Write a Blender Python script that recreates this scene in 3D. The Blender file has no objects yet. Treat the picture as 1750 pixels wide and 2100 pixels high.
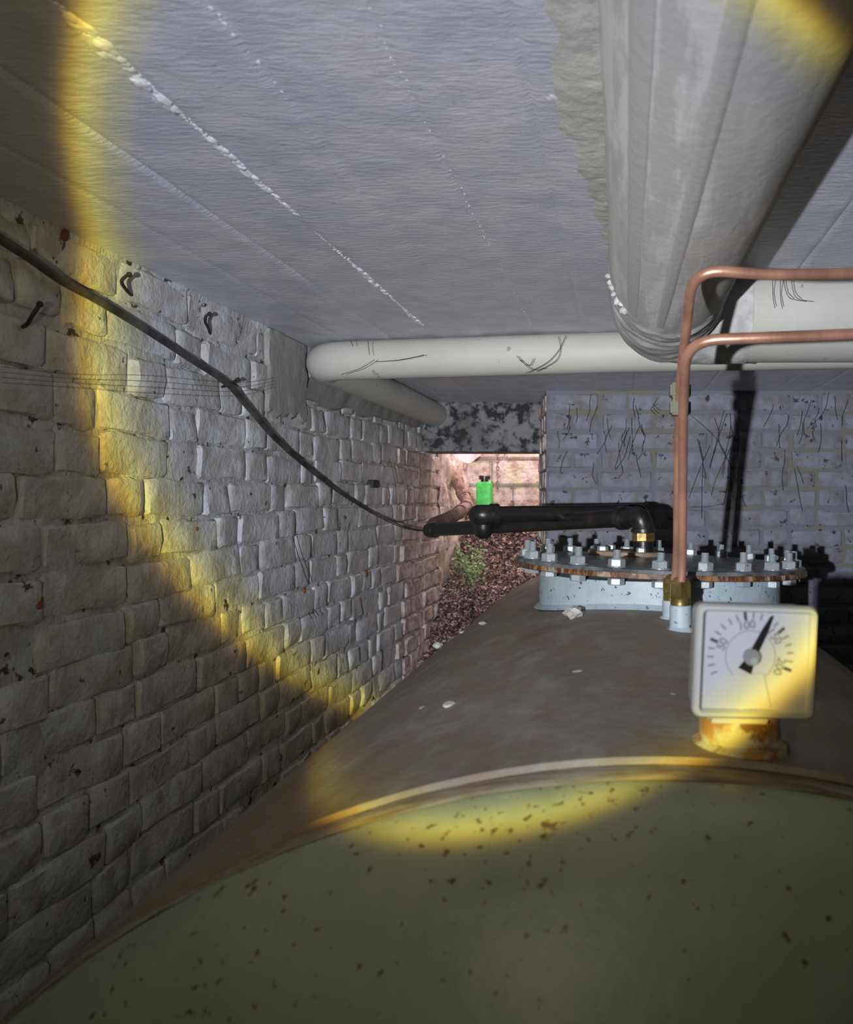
import bpy, bmesh, math, random
from mathutils import Vector, Matrix, noise
random.seed(7)
S = bpy.context.scene
COL = S.collection
PI = math.pi

# ------------------------------------------------------------------ camera
F = 1617.0            # focal length in pixels of the 1750x2100 frame
VX, VY = 1272, 1022   # principal point (the room's vanishing point)
cam_d = bpy.data.cameras.new('camera')
cam = bpy.data.objects.new('camera', cam_d); COL.objects.link(cam)
cam.location = (0, 0, 0); cam.rotation_euler = (PI/2, 0, 0)
cam_d.sensor_fit = 'HORIZONTAL'; cam_d.sensor_width = 36.0
cam_d.lens = 36.0*F/1750
cam_d.shift_x = (875-VX)/1750.0
cam_d.shift_y = -(1050-VY)/1750.0
cam_d.clip_start = 0.01; cam_d.clip_end = 100
cam_d.dof.use_dof = True; cam_d.dof.focus_distance = 2.0; cam_d.dof.aperture_fstop = 9.0
S.camera = cam

# ------------------------------------------------------------------ world: overcast daylight above the light well
w = bpy.data.worlds.new('world'); S.world = w; w.use_nodes = True
w.node_tree.nodes['Background'].inputs[0].default_value = (1.0, 0.80, 0.80, 1)
w.node_tree.nodes['Background'].inputs[1].default_value = 14.0

# ------------------------------------------------------------------ exposure
S.view_settings.view_transform = 'Standard'; S.view_settings.look = 'None'
S.view_settings.gamma = 1.0; S.view_settings.use_curve_mapping = False
S.view_settings.exposure = 0.0

# ------------------------------------------------------------------ torch (hand torch just left of and below the lens, warm ring at the beam's edge)
TORCH_POWER = 100.0
ld = bpy.data.lights.new('torch_beam', 'SPOT'); torch = bpy.data.objects.new('torch_beam', ld); COL.objects.link(torch)
torch.location = (-0.16, -0.10, -0.02)
torch.rotation_euler = Vector((0.016, 0.986, 0.169)).to_track_quat('-Z', 'Y').to_euler()
ld.energy = TORCH_POWER; ld.shadow_soft_size = 0.007; ld.spot_size = math.radians(176); ld.spot_blend = 0.15
ld.use_nodes = True
nt = ld.node_tree; N = nt.nodes; L = nt.links
em = N['Emission']
tc = N.new('ShaderNodeTexCoord'); sp = N.new('ShaderNodeSeparateXYZ'); L.new(tc.outputs['Normal'], sp.inputs[0])
ab = N.new('ShaderNodeMath'); ab.operation = 'ABSOLUTE'; L.new(sp.outputs[2], ab.inputs[0])
ac = N.new('ShaderNodeMath'); ac.operation = 'ARCCOSINE'; L.new(ab.outputs[0], ac.inputs[0])
dv = N.new('ShaderNodeMath'); dv.operation = 'DIVIDE'; L.new(ac.outputs[0], dv.inputs[0]); dv.inputs[1].default_value = PI/2
cr = N.new('ShaderNodeValToRGB'); L.new(dv.outputs[0], cr.inputs[0])
def A(d): return d/90.0
stops = [(0, (1.05, 1.06, 1.14)), (14, (.93, .95, 1.03)), (25.4, (.79, .82, .96)), (26.7, (1.05, 1.04, .66)),
         (27.8, (1.9, 1.62, .42)), (28.35, (1.7, 1.1, .10)), (28.75, (.55, .35, .10)), (29.3, (.145, .122, .075)), (33, (.105, .095, .068)), (43, (.050, .047, .036)),
         (55, (.026, .0255, .020)), (88, (.012, .012, .012))]
e = cr.color_ramp.elements
e[0].position = 0; e[0].color = (*stops[0][1], 1)
e[1].position = A(stops[-1][0]); e[1].color = (*stops[-1][1], 1)
for d, c in stops[1:-1]:
    n = e.new(A(d)); n.color = (*c, 1)
L.new(cr.outputs[0], em.inputs[0])
lf = N.new('ShaderNodeLightFalloff'); lf.inputs[0].default_value = 1.0; lf.inputs[1].default_value = 1.0
L.new(lf.outputs['Linear'], em.inputs[1])

# ------------------------------------------------------------------ helpers
def P(x, y, Y):
    """pixel of the photograph at depth Y -> point"""
    return Vector(((x-VX)/F*Y, Y, (VY-y)/F*Y))
TX = -0.95            # left wall plane
H = 0.46              # ceiling plane
def PW(x, y, off=0.0):
    return P(x, y, (-TX-off)*F/(VX-x))
def PC(x, y, off=0.0):
    Y = H*F/(VY-y); p = P(x, y, Y); p.z -= off; return p

def wloc(o):
    v = Vector((0, 0, 0))
    while o is not None:
        v += o.location; o = o.parent
    return v
def link(name, me, parent=None):
    o = bpy.data.objects.new(name, me); COL.objects.link(o)
    if parent is not None: o.parent = parent
    return o
def tag(o, label=None, cat=None, group=None, kind=None):
    if label: o['label'] = label
    if cat: o['category'] = cat
    if group: o['group'] = group
    if kind: o['kind'] = kind
    return o
def obj(name, bm, mat, parent=None, smooth=True, origin=None, recalc=True):
    """bm is in world coordinates"""
    if recalc: bmesh.ops.recalc_face_normals(bm, faces=bm.faces)
    org = Vector(origin) if origin is not None else (wloc(parent) if parent is not None else Vector((0, 0, 0)))
    bmesh.ops.translate(bm, verts=bm.verts, vec=-org)
    me = bpy.data.meshes.new(name); bm.to_mesh(me); bm.free()
    if smooth:
        for p in me.polygons: p.use_smooth = True
        try: me.set_sharp_from_angle(angle=math.radians(40))
        except Exception: pass
    me.materials.append(mat)
    o = link(name, me, parent)
    o.location = org - (wloc(parent) if parent is not None else Vector((0, 0, 0)))
    return o
def root(name, loc, label, cat, group=None):
    o = bpy.data.objects.new(name, None); COL.objects.link(o); o.location = loc; o.empty_display_size = .02
    tag(o, label, cat, group); return o

def box(bm, a, b):
    a = Vector(a); b = Vector(b)
    r = bmesh.ops.create_cube(bm, size=1.0)
    for v in r['verts']:
        v.co = Vector(((a.x+b.x)/2+v.co.x*(b.x-a.x), (a.y+b.y)/2+v.co.y*(b.y-a.y), (a.z+b.z)/2+v.co.z*(b.z-a.z)))
    return r['verts']
def cyl(bm, a, b, r1, r2=None, n=24):
    a = Vector(a); b = Vector(b); d = b-a
    r = bmesh.ops.create_cone(bm, cap_ends=True, segments=n, radius1=r1, radius2=r1 if r2 is None else r2, depth=d.length)
    M = Matrix.Translation((a+b)/2) @ d.to_track_quat('Z', 'Y').to_matrix().to_4x4()
    bmesh.ops.transform(bm, matrix=M, verts=r['verts']); return r['verts']
def catmull(pts, k=8):
    pts = [Vector(p) for p in pts]; out = []
    for i in range(len(pts)-1):
        p0 = pts[max(i-1, 0)]; p1 = pts[i]; p2 = pts[i+1]; p3 = pts[min(i+2, len(pts)-1)]
        for j in range(k):
            t = j/k
            out.append(.5*((2*p1)+(-p0+p2)*t+(2*p0-5*p1+4*p2-p3)*t*t+(-p0+3*p1-3*p2+p3)*t**3))
    out.append(pts[-1]); return out
def rounded(pts, rad, k=8):
    """polyline with its corners rounded by arcs of bezier"""
    pts = [Vector(p) for p in pts]; out = [pts[0]]
    for i in range(1, len(pts)-1):
        a, b, c = pts[i-1], pts[i], pts[i+1]
        d1 = (a-b); d2 = (c-b); r = min(rad, d1.length*.49, d2.length*.49)
        s = b+d1.normalized()*r; t = b+d2.normalized()*r
        for j in range(k+1):
            u = j/k; out.append((1-u)**2*s + 2*u*(1-u)*b + u*u*t)
    out.append(pts[-1]); return out
def dense(pts, step):
    out = [pts[0]]
    for a, b in zip(pts, pts[1:]):
        n = max(1, int((b-a).length/step))
        for j in range(1, n+1): out.append(a.lerp(b, j/n))
    return out
def tube(bm, pts, r, n=12, caps=True, fn=None):
    """r: float or list; fn(i, ang)->radius factor"""
    pts = [Vector(p) for p in pts]
    T = []
    for i in range(len(pts)):
        a = pts[max(i-1, 0)]; b = pts[min(i+1, len(pts)-1)]; T.append((b-a).normalized())
    u = T[0].orthogonal().normalized(); rings = []
    for i, p in enumerate(pts):
        u = (u - T[i]*u.dot(T[i])).normalized(); v = T[i].cross(u)
        rr = r[i] if isinstance(r, (list, tuple)) else r
        ring = []
        for k in range(n):
            a = 2*PI*k/n; q = rr*(fn(i, a) if fn else 1)
            ring.append(bm.verts.new(p + u*math.cos(a)*q + v*math.sin(a)*q))
        rings.append(ring)
    for a, b in zip(rings, rings[1:]):
        for k in range(n): bm.faces.new((a[k], a[(k+1) % n], b[(k+1) % n], b[k]))
    if caps:
        bm.faces.new(rings[0][::-1]); bm.faces.new(rings[-1])
    return rings
def lathe(bm, prof, n=32, M=None):
    """prof: list of (r, z); closed at ends if r==0"""
    rings = []
    for r, z in prof:
        if r < 1e-6: rings.append([bm.verts.new((0, 0, z))])
        else: rings.append([bm.verts.new((r*math.cos(2*PI*k/n), r*math.sin(2*PI*k/n), z)) for k in range(n)])
    for a, b in zip(rings, rings[1:]):
        for k in range(n):
            if len(a) == 1 and len(b) == 1: continue
            if len(a) == 1: bm.faces.new((a[0], b[k], b[(k+1) % n]))
            elif len(b) == 1: bm.faces.new((a[k], a[(k+1) % n], b[0]))
            else: bm.faces.new((a[k], a[(k+1) % n], b[(k+1) % n], b[k]))
    vs = [v for rg in rings for v in rg]
    if M is not None: bmesh.ops.transform(bm, matrix=M, verts=vs)
    return vs
def nz(p, s, seed=0.0): return noise.noise(Vector(p)*s + Vector((seed, seed*1.7, -seed)))

# ------------------------------------------------------------------ materials
def mat(name, base, rough=.6, metal=0.0, bump=0.0, bscale=40, bstretch=(1, 1, 1), var=None, vscale=6, vstretch=(1, 1, 1),
        vlo=.4, vhi=.6, spots=None, sscale=60, sthr=.68, bump2=0, b2scale=9, spec=.5, detail=6, coat=0, dist=0.0):
    m = bpy.data.materials.new(name); m.use_nodes = True
    nt = m.node_tree; N = nt.nodes; L = nt.links; b = N['Principled BSDF']
    b.inputs['Roughness'].default_value = rough; b.inputs['Metallic'].default_value = metal
    b.inputs['Base Color'].default_value = (*base, 1); b.inputs['Specular IOR Level'].default_value = spec
    b.inputs['Coat Weight'].default_value = coat
    geo = N.new('ShaderNodeNewGeometry')
    def vec(st):
        mp = N.new('ShaderNodeMapping'); mp.inputs['Scale'].default_value = st; L.new(geo.outputs['Position'], mp.inputs[0]); return mp.outputs[0]
    def ramp(src, lo, hi):
        r = N.new('ShaderNodeMapRange'); r.inputs[1].default_value = lo; r.inputs[2].default_value = hi; L.new(src, r.inputs[0]); return r.outputs[0]
    def noi(st, sc, det=detail):
        n = N.new('ShaderNodeTexNoise'); n.inputs['Scale'].default_value = sc; n.inputs['Detail'].default_value = det
        n.inputs['Roughness'].default_value = .62; n.inputs['Distortion'].default_value = dist
        L.new(vec(st), n.inputs['Vector']); return n.outputs[0]
    col = None
    if var:
        vs = var if isinstance(var[0], (tuple, list)) else [var]
        for i, v in enumerate(vs):
            mx = N.new('ShaderNodeMix'); mx.data_type = 'RGBA'
            sc = vscale*(1+1.3*i) + 3.1*i
            L.new(ramp(noi(vstretch, sc), vlo, vhi), mx.inputs[0])
            if col is None: mx.inputs[6].default_value = (*base, 1)
            else: L.new(col, mx.inputs[6])
            mx.inputs[7].default_value = (*v, 1); col = mx.outputs[2]
    if spots:
        mx = N.new('ShaderNodeMix'); mx.data_type = 'RGBA'
        L.new(ramp(noi((1, 1, 1), sscale, 3), sthr, sthr+.05), mx.inputs[0])
        if col is None: mx.inputs[6].default_value = (*base, 1)
        else: L.new(col, mx.inputs[6])
        mx.inputs[7].default_value = (*spots, 1); col = mx.outputs[2]
    if col is not None: L.new(col, b.inputs['Base Color'])
    hgt = None
    if bump:
        bp = N.new('ShaderNodeBump'); bp.inputs['Strength'].default_value = 1.0; bp.inputs['Distance'].default_value = bump
        L.new(noi(bstretch, bscale), bp.inputs['Height']); L.new(bp.outputs[0], b.inputs['Normal']); hgt = bp
    if bump2:
        bq = N.new('ShaderNodeBump'); bq.inputs['Strength'].default_value = 1.0; bq.inputs['Distance'].default_value = bump2
        L.new(noi((1, 1, 1), b2scale), bq.inputs['Height']); L.new(bq.outputs[0], hgt.inputs['Normal'])
    return m

M = {}
M['paint'] = mat('white_limewash', (.56, .56, .55), .48, bump=.004, bscale=60, bstretch=(1, 1.3, .7), bump2=.01, b2scale=12,
                 var=[(.46, .47, .49), (.36, .35, .32)], vscale=4.5, spots=(.05, .04, .035), sscale=30, sthr=.60)
M['brickpaint'] = mat('painted_brick', (.56, .57, .57), .42, bump=.0035, bscale=75, bump2=.008, b2scale=16,
                 var=[(.47, .485, .50), (.40, .385, .35)], vscale=6, spots=(.10, .08, .06), sscale=30, sthr=.67)
M['ceil'] = mat('ceiling_paint', (.47, .48, .525), .33, bump=.0024, bscale=110, bstretch=(.42, 1.3, 1), bump2=.0015, b2scale=24,
                var=[(.46, .47, .54), (.55, .55, .58)], vscale=4, spots=(.10, .10, .10), sscale=55, sthr=.755)
M['ceilridge'] = mat('ridge_paint', (.66, .66, .68), .4, bump=.002, bscale=60)
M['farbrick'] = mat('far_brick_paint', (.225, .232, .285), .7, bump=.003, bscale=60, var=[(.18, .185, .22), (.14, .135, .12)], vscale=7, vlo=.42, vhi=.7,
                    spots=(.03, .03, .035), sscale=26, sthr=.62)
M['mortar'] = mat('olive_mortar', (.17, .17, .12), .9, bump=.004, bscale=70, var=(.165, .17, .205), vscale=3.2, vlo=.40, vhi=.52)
M['pinkbrick'] = mat('bare_brick', (.47, .43, .41), .85, bump=.006, bscale=60, var=[(.60, .55, .53), (.33, .23, .17)], vscale=9)
M['pinkmortar'] = mat('crumbling_mortar', (.34, .27, .22), .95, bump=.008, bscale=60, var=(.18, .12, .08), vscale=9)
M['mould'] = mat('mouldy_concrete', (.19, .195, .20), .85, bump=.004, bscale=60, var=[(.12, .125, .12), (.02, .02, .02)], vscale=7, vlo=.46, vhi=.58)
M['shaft'] = mat('shaft_render', (.62, .52, .50), .95, bump=.02, bscale=30, var=[(.50, .46, .28), (.36, .26, .22)], vscale=5, vlo=.45, vhi=.65, spots=(.07, .05, .04), sscale=30, sthr=.66)
M['plaster'] = mat('grey_plaster', (.30, .30, .27), .8, bump=.003, bscale=50, var=(.24, .24, .215), vscale=8)
M['plaster2'] = mat('beige_plaster', (.42, .41, .37), .85, bump=.003, bscale=60, var=(.52, .50, .44), vscale=14)
M['duct'] = mat('duct_wrap', (.63, .62, .575), .75, bump=.0008, bscale=90, bump2=.001, b2scale=10, var=[(.73, .72, .675), (.56, .555, .515)], vscale=9, vstretch=(1.6, .25, 1.6), vlo=.46, vhi=.54)
M['ductband'] = mat('duct_strip', (.52, .515, .475), .8, bump=.001, bscale=80)
M['elbow'] = mat('elbow_wrap', (.56, .56, .54), .75, bump=.002, bscale=40, bump2=.002, b2scale=12, var=[(.63, .63, .61), (.40, .40, .39)], vscale=9, vlo=.4, vhi=.62)
M['bar'] = mat('pipe_jacket', (.47, .47, .41), .55, bump=.0008, bscale=60, var=(.51, .51, .45), vscale=4, spots=(.30, .29, .26), sscale=22, sthr=.69)
M['shell'] = mat('dusty_tank', (.235, .205, .16), .62, bump=.0012, bscale=60, var=[(.17, .135, .10), (.29, .27, .23), (.235, .165, .11)], vscale=5, vstretch=(1, .5, 1), vlo=.45, vhi=.66, spots=(.38, .36, .32), sscale=110, sthr=.71)
M['edge'] = mat('worn_tank_edge', (.30, .26, .21), .55, bump=.0006, bscale=60, var=[(.36, .35, .32), (.20, .14, .09)], vscale=26, vstretch=(.35, 2.5, 1))
M['blue'] = mat('pale_blue_paint', (.36, .46, .50), .5, bump=.001, bscale=50, var=(.45, .52, .54), vscale=18, spots=(.06, .06, .06), sscale=80, sthr=.63)
M['plate'] = mat('wet_lid', (.06, .062, .062), .35, bump=.0015, bscale=40, var=(.17, .18, .18), vscale=25, spots=(.6, .6, .58), sscale=26, sthr=.70)
M['rim'] = mat('rusty_rim', (.42, .42, .33), .35, bump=.002, bscale=120, var=[(.28, .13, .04), (.10, .035, .012)], vscale=22, vstretch=(1, 1, .4), vlo=.4, vhi=.56)
M['zinc'] = mat('zinc_bolt', (.36, .40, .41), .4, metal=.25, bump=.0005, bscale=200, var=(.33, .37, .37), vscale=60, spots=(.20, .14, .10), sscale=80, sthr=.66)
M['tan'] = mat('tan_gasket', (.36, .26, .18), .7, bump=.001, bscale=80, var=(.28, .20, .14), vscale=20)
M['copper'] = mat('copper', (.85, .45, .31), .36, metal=.6, bump=.0004, bscale=60, var=(.55, .29, .20), vscale=14, vstretch=(1, 1, .3))
M['brass'] = mat('brass', (.42, .31, .10), .32, metal=.8, bump=.0004, bscale=90, var=(.22, .15, .06), vscale=40)
M['iron'] = mat('black_iron', (.012, .012, .012), .34, bump=.0006, bscale=90, var=(.035, .028, .022), vscale=18, vlo=.5, vhi=.75)
M['rustpipe'] = mat('rust_pipe', (.24, .14, .11), .9, bump=.006, bscale=90, var=[(.36, .25, .22), (.12, .06, .045)], vscale=16, vlo=.42, vhi=.6)
M['cable'] = mat('cable', (.02, .02, .02), .6, bump=.0004, bscale=90, var=(.07, .07, .065), vscale=14)
M['nail'] = mat('old_nail', (.022, .015, .012), .7, bump=.001, bscale=150)
M['rust'] = mat('rust', (.24, .07, .03), .85, bump=.003, bscale=90, var=(.10, .04, .02), vscale=30)
M['ivory'] = mat('ivory_plastic', (.50, .50, .46), .28)
M['dial'] = mat('dial_white', (.47, .47, .48), .5)
M['print'] = mat('dial_print', (.05, .05, .05), .6)
M['printgrey'] = mat('dial_print_grey', (.22, .22, .22), .6)
M['blackpl'] = mat('black_plastic', (.012, .012, .012), .3)
M['greypl'] = mat('grey_plastic', (.22, .22, .23), .35)
M['clip'] = mat('clip_plastic', (.12, .13, .07), .5)
M['stone'] = mat('chalk_chip', (.66, .65, .60), .9, bump=.003, bscale=150, var=(.50, .48, .43), vscale=60)
M['web'] = mat('cobweb', (.02, .02, .022), .9)
M['litter'] = mat('litter', (.26, .12, .10), .9, bump=.01, bscale=60, var=[(.09, .045, .045), (.60, .42, .36), (.04, .025, .025)], vscale=22, vlo=.47, vhi=.55)
M['soil'] = mat('soil', (.05, .032, .03), .95, bump=.02, bscale=50, var=(.02, .015, .012), vscale=20)
M['ivy'] = mat('ivy', (.12, .20, .07), .6, var=(.26, .34, .15), vscale=50)
M['green'] = mat('green_plastic', (.05, .55, .08), .45, var=(.04, .40, .06), vscale=30, spots=(.02, .05, .02), sscale=70, sthr=.62)
M['sheet'] = mat('white_sheet', (.80, .76, .78), .5, bump=.004, bscale=20)
M['floor'] = mat('concrete_floor', (.18, .18, .17), .9, bump=.004, bscale=40, var=(.13, .13, .12), vscale=4)
M['rustblue'] = mat('rusted_blue', (.42, .45, .35), .55, bump=.001, bscale=60, var=[(.40, .20, .05), (.15, .08, .03)], vscale=22, vlo=.48, vhi=.6)
# the tank's painted end: pale green with rust specks gathered towards the seam
def end_mat():
    m = mat('green_tank_end', (.34, .40, .32), .42, bump=.0006, bscale=70, bump2=.0, var=[(.29, .345, .28), (.37, .41, .31)], vscale=5)
    nt = m.node_tree; N = nt.nodes; L = nt.links; b = N['Principled BSDF']
    src = b.inputs['Base Color'].links[0].from_socket
    geo = N.new('ShaderNodeNewGeometry'); sep = N.new('ShaderNodeSeparateXYZ'); L.new(geo.outputs['Position'], sep.inputs[0])
    n = N.new('ShaderNodeTexNoise'); n.inputs['Scale'].default_value = 120; n.inputs['Detail'].default_value = 3; L.new(geo.outputs['Position'], n.inputs['Vector'])
    n2 = N.new('ShaderNodeTexNoise'); n2.inputs['Scale'].default_value = 7; L.new(geo.outputs['Position'], n2.inputs['Vector'])
    # threshold falls towards the seam (Y = .60)
    mr = N.new('ShaderNodeMapRange'); L.new(sep.outputs[1], mr.inputs[0]); mr.inputs[1].default_value = .40; mr.inputs[2].default_value = .62
    mr.inputs[3].default_value = -.06; mr.inputs[4].default_value = .06
    ad = N.new('ShaderNodeMath'); L.new(n.outputs[0], ad.inputs[0]); L.new(mr.outputs[0], ad.inputs[1])
    ad2 = N.new('ShaderNodeMath'); ad2.operation = 'MULTIPLY_ADD'; L.new(n2.outputs[0], ad2.inputs[0]); ad2.inputs[1].default_value = .30; L.new(ad.outputs[0], ad2.inputs[2])
    th = N.new('ShaderNodeMapRange'); L.new(ad2.outputs[0], th.inputs[0]); th.inputs[1].default_value = .83; th.inputs[2].default_value = .90
    mx = N.new('ShaderNodeMix'); mx.data_type = 'RGBA'; L.new(th.outputs[0], mx.inputs[0]); L.new(src, mx.inputs[6]); mx.inputs[7].default_value = (.13, .085, .03, 1)
    L.new(mx.outputs[2], b.inputs['Base Color']); return m
M['tankend'] = end_mat()
def glass_mat():
    m = bpy.data.materials.new('clear_cover'); m.use_nodes = True; nt = m.node_tree; N = nt.nodes; L = nt.links
    N.remove(N['Principled BSDF']); out = N['Material Output']
    t = N.new('ShaderNodeBsdfTransparent'); g = N.new('ShaderNodeBsdfGlossy'); g.inputs['Roughness'].default_value = .06
    fr = N.new('ShaderNodeFresnel'); fr.inputs[0].default_value = 1.35; mx = N.new('ShaderNodeMixShader')
    L.new(fr.outputs[0], mx.inputs[0]); L.new(t.outputs[0], mx.inputs[1]); L.new(g.outputs[0], mx.inputs[2]); L.new(mx.outputs[0], out.inputs[0]); return m
M['glass'] = glass_mat()

# ------------------------------------------------------------------ structure
def struct(name, bm, m, label, cat, smooth=True):
    o = obj(name, bm, m, smooth=smooth); tag(o, label, cat, kind='structure'); return o
FLOOR = -1.85
YF = 3.36; XJ = -.315
def grid_plane(bm, fn, nu, nv):
    g = [[bm.verts.new(fn(i/nu, j/nv)) for j in range(nv+1)] for i in range(nu+1)]
    for i in range(nu):
        for j in range(nv): bm.faces.new((g[i][j], g[i+1][j], g[i+1][j+1], g[i][j+1]))
    return g

# floor
bm = bmesh.new(); box(bm, (-1.25, -1.0, FLOOR-.15), (1.95, 5.3, FLOOR))
struct('floor', bm, M['floor'], 'dark bare concrete floor far below, under the steel tank', 'floor', False)

# ceiling: slab with board-marked underside
bm = bmesh.new(); box(bm, (-1.25, -1.0, H+.012), (1.95, 4.03, H+.2))
seams = [-.80, -.664, -.525, -.384, -.237, -.10, .055, .21, .36, .51, .66, .82, .97]
offs = [random.uniform(-.003, .002) for _ in range(40)]
def cf(u, v):
    X = -1.0+2.9*u; Y = -.95+4.95*v
    k = sum(1 for s in seams if X > s)
    z = H + offs[k] + .0035*nz((X, Y, 0), 3.0) + .0012*nz((X, Y, 0), 18)
    d = min(abs(X-s+.004*nz((0, Y, s), 3)) for s in seams)
    z += .003*math.exp(-(d/.004)**2)
    return (X, Y, z)
grid_plane(bm, cf, 420, 330)
ceiling = struct('ceiling', bm, M['ceil'], 'bluish white painted concrete ceiling with long shuttering board marks', 'ceiling')
# lumpy plaster ridges squeezed out along the board seams (one part per seam)
def ridge(x, y0, y1, dens, rad, seed):
    rnd = random.Random(seed); bm = bmesh.new(); y = y0
    while y < y1:
        r = rad*rnd.uniform(.35, 1.0)*(1.0 if nz((x, y, 0), 5, seed) > -.25 else .35)
        c = Vector((x + rnd.uniform(-.004, .004)+.004*nz((0, y, x), 3), y, H+.0005))
        rr = bmesh.ops.create_icosphere(bm, subdivisions=2, radius=1)
        for v in rr['verts']:
            q = v.co.copy(); k = 1+.35*nz(q+c*40, 1.6, seed)
            v.co = c + Vector((q.x*r*1.0*k, q.y*r*rnd.uniform(1.5, 1.55)*k, q.z*r*.55*k))
        y += r*dens*rnd.uniform(.8, 1.8)
    o = obj('plaster_ridge', bm, M['ceilridge'], ceiling); o['label'] = 'lumpy bead of white plaster along a board seam'; return o
ridge(-.525, .56, 2.10, 1.35, .0082, 1)
ridge(-.384, .60, .92, 4.5, .0032, 2)
ridge(-.237, .65, 2.1, 12.0, .0018, 3)
bm = bmesh.new()   # larger trowel blobs on the thick end of the first ridge
for (px, py, r) in [(205, 88, .016), (228, 112, .014), (172, 55, .012), (290, 172, .011), (335, 205, .012), (355, 222, .01), (1128, 196, .012), (1115, 200, .008)]:
    c = PC(px, py)
    rr = bmesh.ops.create_icosphere(bm, subdivisions=3, radius=1)
    for v in rr['verts']:
        q = v.co.copy(); k = 1+.5*nz(q+c*30, 1.8); v.co = c+Vector((q.x*r*k*.8, q.y*r*k*1.2, q.z*r*.3*k))
obj('plaster_lump', bm, M['ceilridge'], ceiling)
# rough strip of mortar beside the duct
bm = bmesh.new()
def hf(u, v):
    Y = .45+1.2*v
    xl = -.080+.010*nz((0, Y, 0), 7)+.010*nz((0, Y, 3), 25) + (.035 if Y > 1.05 else 0)*min(1, (Y-1.05)*6)
    X = xl + u*(.07-xl)
    z = H-.001-.004*min(1, u*6)*(1+.8*nz((X, Y, 0), 9)) - .0012*nz((X, Y, 5), 60)*min(1, u*6)
    if u == 0: z = H+.006
    return (X, Y, z)
grid_plane(bm, hf, 36, 260)
o = obj('mortar_strip', bm, M['plaster2'], ceiling); o['label'] = 'rough beige mortar strip along the left side of the duct'

# brick pieces -------------------------------------------------------------
def brick_mesh(name, L_, H_, D_, seed, m, nL=6, nH=3, rough=.004, rd=.004):
    """flat painted face towards +X (local), length along Y, height along Z; about 90 triangles"""
    bm = bmesh.new(); g = []
    def grade(n, T):
        e_ = .006; inner = [e_+(T-2*e_)*k/(n-2) for k in range(n-1)]; return [0]+inner+[T]
    ys = grade(nL, L_); zs = grade(nH, H_)
    for i in range(nL+1):
        row = []
        for j in range(nH+1):
            y = ys[i]-L_/2; z = zs[j]-H_/2
            ed = min(i, nL-i, j, nH-j) == 0
            x = (-rd if ed else 0) + rough*nz((y, z, 0), 9, seed)*1.5 + rough*.4*nz((y, z, 0), 40, seed)
            if ed:
                y += .0065*nz((y, z, 1), 32, seed); z += .0075*nz((y, z, 2), 24, seed); x -= .003*abs(nz((y, z, 3), 40, seed))
            if (i in (0, nL)) and (j in (0, nH)): y *= .97; z *= .93; x -= .002
            row.append(bm.verts.new((x, y, z)))
        g.append(row)
    for i in range(nL):
        for j in range(nH): bm.faces.new((g[i][j], g[i+1][j], g[i+1][j+1], g[i][j+1]))
    per = [g[i][0] for i in range(nL+1)]+[g[nL][j] for j in range(1, nH+1)]+[g[i][nH] for i in range(nL-1, -1, -1)]+[g[0][j] for j in range(nH-1, 0, -1)]
    bk = [bm.verts.new((-D_, v.co.y, v.co.z)) for v in per]
    for k in range(len(per)):
        a = (k+1) % len(per); bm.faces.new((per[k], bk[k], bk[a], per[a]))
    bmesh.ops.recalc_face_normals(bm, faces=bm.faces)
    me = bpy.data.meshes.new(name); bm.to_mesh(me); bm.free()
    for p in me.polygons: p.use_smooth = True
    try: me.set_sharp_from_angle(angle=math.radians(38))
    except Exception: pass
    me.materials.append(m); return me
ST, HD, BH = .217, .104, .0735; CP = .0815
def variants(m, rough=.004, k=6, rd=.004):
    return ([brick_mesh('brick', ST, BH, .03, s*3.1, m, 10, 4, rough, rd) for s in range(k)],
            [brick_mesh('brick', HD, BH, .03, s*5.3+90, m, 6, 4, rough, rd) for s in range(k)])

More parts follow.
